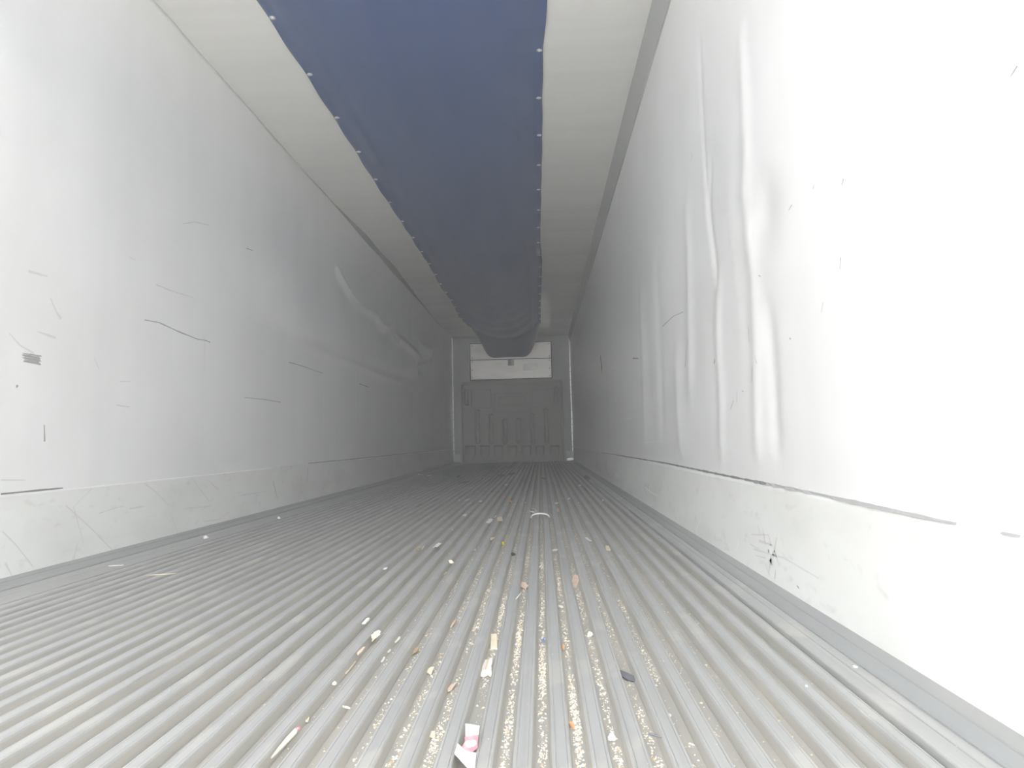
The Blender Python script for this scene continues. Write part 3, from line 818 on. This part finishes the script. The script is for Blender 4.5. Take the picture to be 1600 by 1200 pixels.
LIT = [
 ('litter_bit','lump',784.5,851,10,8,'yellow','bright yellow bit in the middle of the ribbed floor','scrap'),
 ('black_chunk','lump',802,868,10,8,'black','small black chunk on the floor just right of the yellow bit','scrap'),
 ('wood_block','lump',704.6,880,9,9,'pale','small tan wood block on the floor left of the yellow bit','wood chip'),
 ('dry_leaf','leaf',819,917,12,14,'pink','curled tan leaf with a ragged tail near the middle of the floor','leaf'),
 ('wood_offcut','slab',899,909,11,19,'pink','flat pinkish wood offcut lying lengthwise in a channel right of the tan leaf','wood chip'),
 ('litter_scrap','chip',876,950,8,5,'white','small white scrap on a rib edge below the flat pinkish wood offcut','scrap'),
 ('string','stick',810,933,2,10,'white','thin white string beside the curled tan leaf','string'),
 ('litter_scrap','chip',867,861,10,4,'white','narrow white scrap lying crosswise right of the small black chunk','scrap'),
 ('litter_scrap','slab',950,857.5,7,7,'pale','cream square scrap on the right half of the floor, level with the yellow bit','scrap'),
 ('pebble','lump',844,893,6,5,'greybit','small grey pebble in a crumb-filled channel above the curled tan leaf','pebble'),
 ('wood_chip','chip',871,798,7,10,'pink','pinkish wood chip in a channel right of the clear plastic band','wood chip'),
 ('litter_scrap','chip',869,787,7,3,'white','white sliver just above the pinkish chip beside the clear band','scrap'),
 ('wood_chip','chip',797.5,784,5,7,'orange','orange-tan chip in mid floor well above the yellow bit','wood chip'),
 ('litter_scrap','lump',820.5,786.5,5,4,'white','grey-white scrap above the clear plastic band, right of the orange-tan chip','scrap'),
 ('litter_scrap','paper',765,815,8,7,'white','torn white scrap left of the clear plastic band, nearest of its cluster','scrap'),
 ('litter_scrap','chip',773,808,7,4,'white','white shred between two scraps left of the clear band','scrap'),
 ('litter_scrap','paper',781,812,8,7,'pale','cream torn scrap nearest the clear band on its left side','scrap'),
 ('litter_scrap','leaf',791,758,6,9,'pale','twisted pale shred in the far middle of the floor below the brown heap','scrap'),
 ('leaf_heap','chip',783,743,14,4,'brown','wide brown leaf in the heap on the far floor, left one','leaf'),
 ('dry_leaf','leaf',799,741,12,4,'brown','wide brown leaf in the heap on the far floor, right one','leaf'),
 ('twig','stick',800,750,4,4,'tan','tan twig below the brown leaf heap on the far floor','twig'),
 ('dry_leaf','leaf',725,754,10,7,'brown','brown leaf on the far left floor, largest one there','leaf'),
 ('dry_leaf','chip',716,744.5,6,4,'brown','small brown leaf behind the largest leaf on the far left floor','leaf'),
 ('dry_leaf','leaf',688,771,12,5,'tan','wide tan-brown leaf left of the far left brown leaf','leaf'),
 ('white_lump','lump',654,742,7,4,'white','white lump beside the left kerb near the far end','scrap'),
 ('white_lump','lump',660,742.3,4,2.5,'white','small white lump touching the larger far lump by the left kerb','scrap'),
 ('litter_scrap','chip',671,743.5,5,2,'white','flat white shred right of the far white lumps','scrap'),
 ('litter_scrap','lump',686,743,3,2.5,'white','tiny white bit, upper of two by the far left','scrap'),
 ('litter_scrap','lump',688,747.5,3,2.5,'white','tiny white bit, lower of two by the far left','scrap'),
 ('litter_curl','leaf',620,760,6,5,'pink','pinkish curl alone on the floor near the left wall','scrap'),
 ('dry_leaf','chip',917,746,11,8,'brown','reddish brown leaf against the right kerb at the far end','leaf'),
 ('dry_leaf','chip',849,748,6,4,'brown','brown chip on the far floor right of the brown heap','leaf'),
 ('wood_chip','chip',853,751.5,5,2.5,'tan','tan chip just right of the brown chip on the far floor','wood chip'),
 ('litter_scrap','chip',906,759,5,3,'white','white curl on the far floor below the reddish leaf','scrap'),
 ('litter_scrap','paper',683.5,853,6,7,'white','translucent white scrap left of the tan wood block','scrap'),
 ('wood_chip','chip',653,860,7,6,'tan','brownish chip left of the translucent scrap','wood chip'),
 ('litter_scrap','stick',661,857,2,6,'white','white sliver beside the brownish chip on the left floor','scrap'),
 ('litter_scrap','lump',717,783,3,3,'white','tiny white bit left of a row of four in the far middle','scrap'),
 ('litter_scrap','chip',731,781.5,5,3,'white','white shred second in a row of four in the far middle','scrap'),
 ('litter_scrap','lump',736,787,3,3,'white','tiny white bit third in a row of four in the far middle','scrap'),
 ('litter_scrap','chip',751,784,5,3,'white','white shred rightmost in a row of four in the far middle','scrap'),
 ('litter_scrap','chip',726,806,8,4,'white','white shred left of the torn scraps beside the clear band','scrap'),
 ('litter_scrap','chip',888.5,780,4,4,'white','pale flake on the right floor above the pinkish chip','scrap'),
 ('litter_scrap','lump',904,786,3,3,'white','small white bit right of the pinkish chip by the band','scrap'),
 ('litter_scrap','lump',942,783,3,5,'white','white upright flake on the right floor near the kerb','scrap'),
 ('litter_scrap','chip',919,844,5,12,'white','long white shred in a channel above the cream square scrap','scrap'),
 ('litter_scrap','chip',742,860,5,5,'white','white flake in a channel left of the yellow bit','scrap'),
 ('litter_scrap','chip',769,843,5,6,'pale','cream flake in the channel just left of the yellow bit','scrap'),
 ('litter_scrap','chip',602,890,7,3,'white','white flake far left of the tan wood block','scrap'),
 ('wood_chip','chip',694.5,898,6,5,'pale','small pale chip in the channel below the tan wood block','wood chip'),
 ('litter_scrap','lump',827.5,751,3,2.5,'white','white bit alone on the far floor right of the twig','scrap'),
 ('litter_scrap','lump',707,829,2.5,3,'white','tiny white bit above the translucent scrap','scrap'),
 ('litter_scrap','chip',437,915,7,5,'pale','small cream chip on the left floor between kerb and middle','scrap'),
 ('wood_chip','leaf',587,995,12,18,'pale','yellowish wood shaving in a channel left of the middle','wood chip'),
 ('wood_chip','chip',563,1021,9,15,'pink','pinkish chip below the yellowish shaving','wood chip'),
 ('wood_chip','lump',523,1070,9,9,'pale','cream wood lump in a channel at lower left','wood chip'),
 ('wood_chip','chip',545,1048,8,22,'pale','long cream chip just above the cream wood lump','wood chip'),
 ('wood_chip','chip',620,1002,9,11,'white','whitish chip, upper of a row in one channel','wood chip'),
 ('wood_chip','chip',608,1020,5,6,'white','whitish chip, middle of a row in one channel','wood chip'),
 ('wood_chip','chip',597,1034,7,9,'white','whitish chip, lowest of a row in one channel','wood chip'),
 ('wood_sliver','leaf',644.5,1022,10,18,'tan','tan pointed wood sliver with a shadow, right of the whitish chips','wood chip'),
 ('litter_scrap','slab',572,972,5,8,'white','tiny white rectangle on a rib above the yellowish shaving','scrap'),
 ('wood_sliver','stick',541,1108,11,8,'white','thin white splinter crossing a rib at lower left','splinter'),
 ('wood_chip','slab',772,1004,10,22,'pale','cream flat chip lying in a channel in front of the middle','wood chip'),
 ('litter_scrap','paper',760,1046,16,26,'white','torn white paper in a channel below the cream flat chip','scrap'),
 ('wood_sliver','stick',761,1042,3,22,'pink','pink splinter lying on the torn white paper','splinter'),
 ('wood_chip','chip',672,1051,11,13,'pale','pale chip in a channel left of the torn white paper','wood chip'),
 ('wood_chip','chip',708,977,6,14,'pink','pink chip in a channel above and left of the cream flat chip','wood chip'),
 ('wood_chip','chip',705,1078,9,16,'pink','pinkish flat chip in a channel above the red printed paper','wood chip'),
 ('wood_chip','chip',675,1152,12,12,'pale','pale chip in a channel left of the red printed paper','wood chip'),
 ('dark_scrap','chip',981,1060,16,20,'charcoal','dark grey triangular scrap at the edge of a rib, right of the middle','scrap'),
 ('twig','stick',1024,1174,18,8,'charcoal','thin dark twig at the bottom right of the middle','twig'),
 ('white_lump','lump',921,995,11,11,'white','white crumb lump in a channel right of the middle','scrap'),
 ('white_lump','lump',958,1157,15,17,'white','large white crumb lump in a channel at the bottom','scrap'),
 ('wood_chip','chip',894,1137,7,12,'orange','orange chip in a channel left of the large white crumb lump','wood chip'),
 ('wood_chip','chip',881,1014,4,12,'orange','orange sliver in a channel below the white crumb lump','wood chip'),
 ('litter_bit','chip',849.5,1003,4,8,'bluebit','tiny blue fragment among crumbs right of the cream flat chip','scrap'),
 ('wood_sliver','stick',252,899,40,5,'pale','long thin white-tailed splinter on the left floor near the kerb','splinter'),
 ('wood_chip','lump',229,903,9,7,'tan','tan stub at the end of the long splinter near the left kerb','wood chip'),
 ('wood_sliver','stick',181,885,20,4,'white','white splinter on the flat strip by the left kerb','splinter'),
 ('litter_scrap','chip',265,1013,15,8,'white','white chip in a channel on the lower left floor','scrap'),
 ('white_lump','lump',322,841.5,9,7,'white','white lump beside the left kerb, nearest one','scrap'),
 ('white_lump','lump',435,811,6,7,'white','white lump beside the left kerb, beyond the nearest one','scrap'),
 ('litter_scrap','chip',1336,1045,7,5,'white','white crumb on the flat strip by the right kerb','scrap'),
 ('litter_scrap','chip',1260.5,1075.5,4,4,'white','tiny white crumb on a rib near the right kerb','scrap'),
 ('pebble','lump',1124,1128,5,5,'greybit','tiny dark speck of grit right of the dark twig','pebble'),
 ('litter_scrap','chip',480,1128,8,10,'pale','cream chip in a channel above the red-tipped splinter','scrap'),
]
ROT = {(541,1108): 1.0, (252,899): -1.35, (181,885): -1.38, (1024,1174): 1.15, (981,1060): .5}
GROUPS = {'litter_scrap': 'pale scraps littering the floor', 'wood_chip': 'wood chips littering the floor', 'wood_sliver': 'wood splinters on the floor', 'dry_leaf': 'dry leaves on the floor', 'leaf_heap': 'dry leaves on the floor', 'white_lump': 'white lumps on the floor', 'twig': 'twigs on the floor', 'pebble': 'specks of grit on the floor'}
for nm, sh, px, py, wp, lp_, mt, lab, cat in LIT:
    if nm == 'leaf_heap': nm = 'dry_leaf'
    grp = GROUPS.get(nm)
    rot = ROT.get((px, py))
    if sh == 'stick' and rot is not None and wp > lp_:     # sticks lying across the picture
        p, z = place(px, py)
        l = math.hypot(wp*p.y/F, lp_*p.y*p.y/(F*CH)*.5); hh = .0035*max(1, p.y/2)
        V, Q = stick_mesh(.004, l, hh, int(px))
        o = link(nm, V, Q, M[mt], None, smooth=True)
        o.location = (p.x, p.y, .0003); o.rotation_euler.z = rot
        tag(o, lab, cat, grp)
    else:
        litter(nm, sh, px, py, wp, lp_, mt, lab, cat, rot=rot, group=grp)

# red-tipped splinter
p, z = place(445, 1165); q, _ = place(466, 1140)
e, _ = place(424, 1188)
ax = (q-e); ln = ax.length
sp = empty('wood_splinter', (p.x, p.y, z+.0005)); tag(sp, 'long pale wood splinter with a red tip at the lower left', 'splinter', 'wood splinters on the floor')
sp.rotation_euler.z = math.atan2(-ax.x, ax.y)
V, Q = chip_mesh(.010, ln, .004, 5, n=12, ragged=.2); 
V = [(x*(.35+.65*max(0, min(1, (y/ln+.5)*1.3))), y, zz) for x, y, zz in V]
link('shaft', V, Q, M['pale'], sp)
V, Q = lump_mesh(.009, .012, .006, 3); t_ = link('red_tip', V, Q, M['red'], sp, smooth=True, loc=(0, ln*.5, .001)); t_['label'] = 'red tip'

# torn paper with red print
p, z = place(730, 1166)
pp = empty('torn_paper', (p.x, p.y, z+.001)); tag(pp, 'torn white paper with red print lying in a channel at the bottom of the picture', 'paper')
pp.rotation_euler.z = -.10
sc_ = p.y/F
def poly_sheet(name, pts, h, material, parent, loc):
    n = len(pts); V = [(x, y, h+.004*math.sin(60*x+40*y)) for x, y in pts]+[(x, y, h-.0012+.004*math.sin(60*x+40*y)) for x, y in pts]
    Q = [tuple(range(n)), tuple(range(2*n-1, n-1, -1))]+[(i, n+i, n+(i+1) % n, (i+1) % n) for i in range(n)]
    return link(name, V, Q, material, parent, loc=loc)
def pz(px, py):
    a = hit(px, py, 2, 0.004); return (a.x-p.x, a.y-p.y)
pp.rotation_euler.z = 0
poly_sheet('sheet', [pz(*t) for t in ((715,1158),(728,1170),(744,1173),(742,1200),(738,1212),(722,1194),(710,1180))], .004-z, M['white'], pp, (0, 0, 0))
poly_sheet('sheet', [pz(*t) for t in ((727,1135),(738,1138),(749.5,1141),(748,1151),(737,1150),(727.5,1149.5))], .006-z, M['white'], pp, (0, 0, 0))
rp = poly_sheet('red_print', [pz(*t) for t in ((726,1149.5),(737,1150),(747,1151),(746,1166),(738,1171),(729,1171),(722,1163.5),(727,1156))], .0045-z, M['red'], pp, (0, 0, 0))
rp['label'] = 'red printed part'
poly_sheet('print_mark', [pz(*t) for t in ((726.5,1158.5),(730,1156.4),(736,1157.6),(741,1156.8),(744,1159),(744.5,1162.5),(741,1164.2),(737.5,1165),(733,1166.6),(729,1165),(727.5,1162))], .0060-z, M['greypaper'], pp, (0, 0, 0))

# clear plastic band standing in an arch over two channels
a, _ = place(830, 816); b, _ = place(858.5, 816)
wd = b.x-a.x
V, Q = tube([(-wd/2*math.cos(math.pi*t), -.02*math.sin(math.pi*t), .0035+.026*math.sin(math.pi*t)**.8) for t in np.linspace(0, 1, 26)], lambda t: .0034+.0012*math.sin(math.pi*t))
bd = link('plastic_band', V, Q, M['clear'], None, smooth=True, loc=((a.x+b.x)/2, a.y, .0005))
tag(bd, 'clear plastic strapping band standing up in an arch in the middle of the floor', 'strap')
V, Q = tube([(.022*math.cos(t)+.0, .10*math.sin(t), .0028+.012*math.sin(t*.5)) for t in np.linspace(.2, 5.6, 22)], .0022)
p, z = place(833, 805)
o = link('plastic_loop', V, Q, M['clear'], None, smooth=True, loc=(p.x, p.y, .0))
tag(o, 'thin clear plastic loop lying behind the left foot of the clear band', 'strap')

# crumbs, sawdust and flakes lying in the channels (uncountable)
cr = np.random.RandomState(3)
CV, CF, CI = [], [], []
def crumb(x, y, z, s, mi):
    a = cr.uniform(0, 6.28); ca, sa = math.cos(a)*s, math.sin(a)*s
    e = cr.uniform(.4, 1.0); t = cr.uniform(.25, .55)*s
    o = len(CV)
    CV.extend([(x+ca, y+sa, z), (x-sa*e, y+ca*e, z), (x-ca*.8, y-sa*.9, z), (x+sa*e*.9, y-ca*e*.8, z), (x+ca*.2, y+sa*.2, z+t*1.6)])
    CF.extend([(o, o+1, o+4), (o+1, o+2, o+4), (o+2, o+3, o+4), (o+3, o, o+4), (o, o+3, o+2, o+1)])
    CI.extend([mi]*5)
for k in range(NR-1):
    xc = RIBX[k]+PITCH_R*.5
    # density along the channel: dirt gathers under the middle of the doorway
    base = math.exp(-((xc-1.80)/.22)**2)
    n = int(2700*base+70)
    for _ in range(n):
        y = .75+cr.exponential(1.1 if base > .3 else 2.5)
        if y > 9: continue
        clump = .5+.5*math.sin(y*9+k*2.1)*math.sin(y*3.7+k)
        if cr.rand() > .12+.88*clump**1.5*(1.0 if y < 2.6 else .55): continue
        x = xc+cr.normal(0, .0042)
        x = min(max(x, xc-.0062), xc+.0062)
        s = cr.uniform(.0006, .0024)*(1+.3*min(y, 4)/4) if cr.rand() < .9 else cr.uniform(.0025, .0045)
        crumb(x, y, -DEPTH, s, cr.choice(4, p=[.60, .27, .08, .05]))
for _ in range(420):                                # a few on the ribs and strips
    x = min(max(cr.normal(1.55, .5), .16), 2.40); y = .8+cr.exponential(2.0)
    if y > 12: continue
    if in_channel(x) : continue
    if abs(x-(RIB0+round((x-RIB0)/PITCH_R)*PITCH_R)) > tw-.001 and lx0-.01 < x < rx0+.01: continue
    crumb(x, y, 0.0003, cr.uniform(.0006, .0018), 0)
for _ in range(160):                                # rubble swept against the end wall
    crumb(cr.uniform(.2, 2.3), L-cr.uniform(.19, .40), .0003, cr.uniform(.004, .012), cr.choice(4))
crumbs = link('crumbs', CV, CF, None, None, mats=[M['pale'], M['white'], M['tan'], M['pink']], idx=CI)
tag(crumbs, 'pale sawdust and crumbs scattered in the channels of the floor', 'crumbs'); crumbs['kind'] = 'stuff'
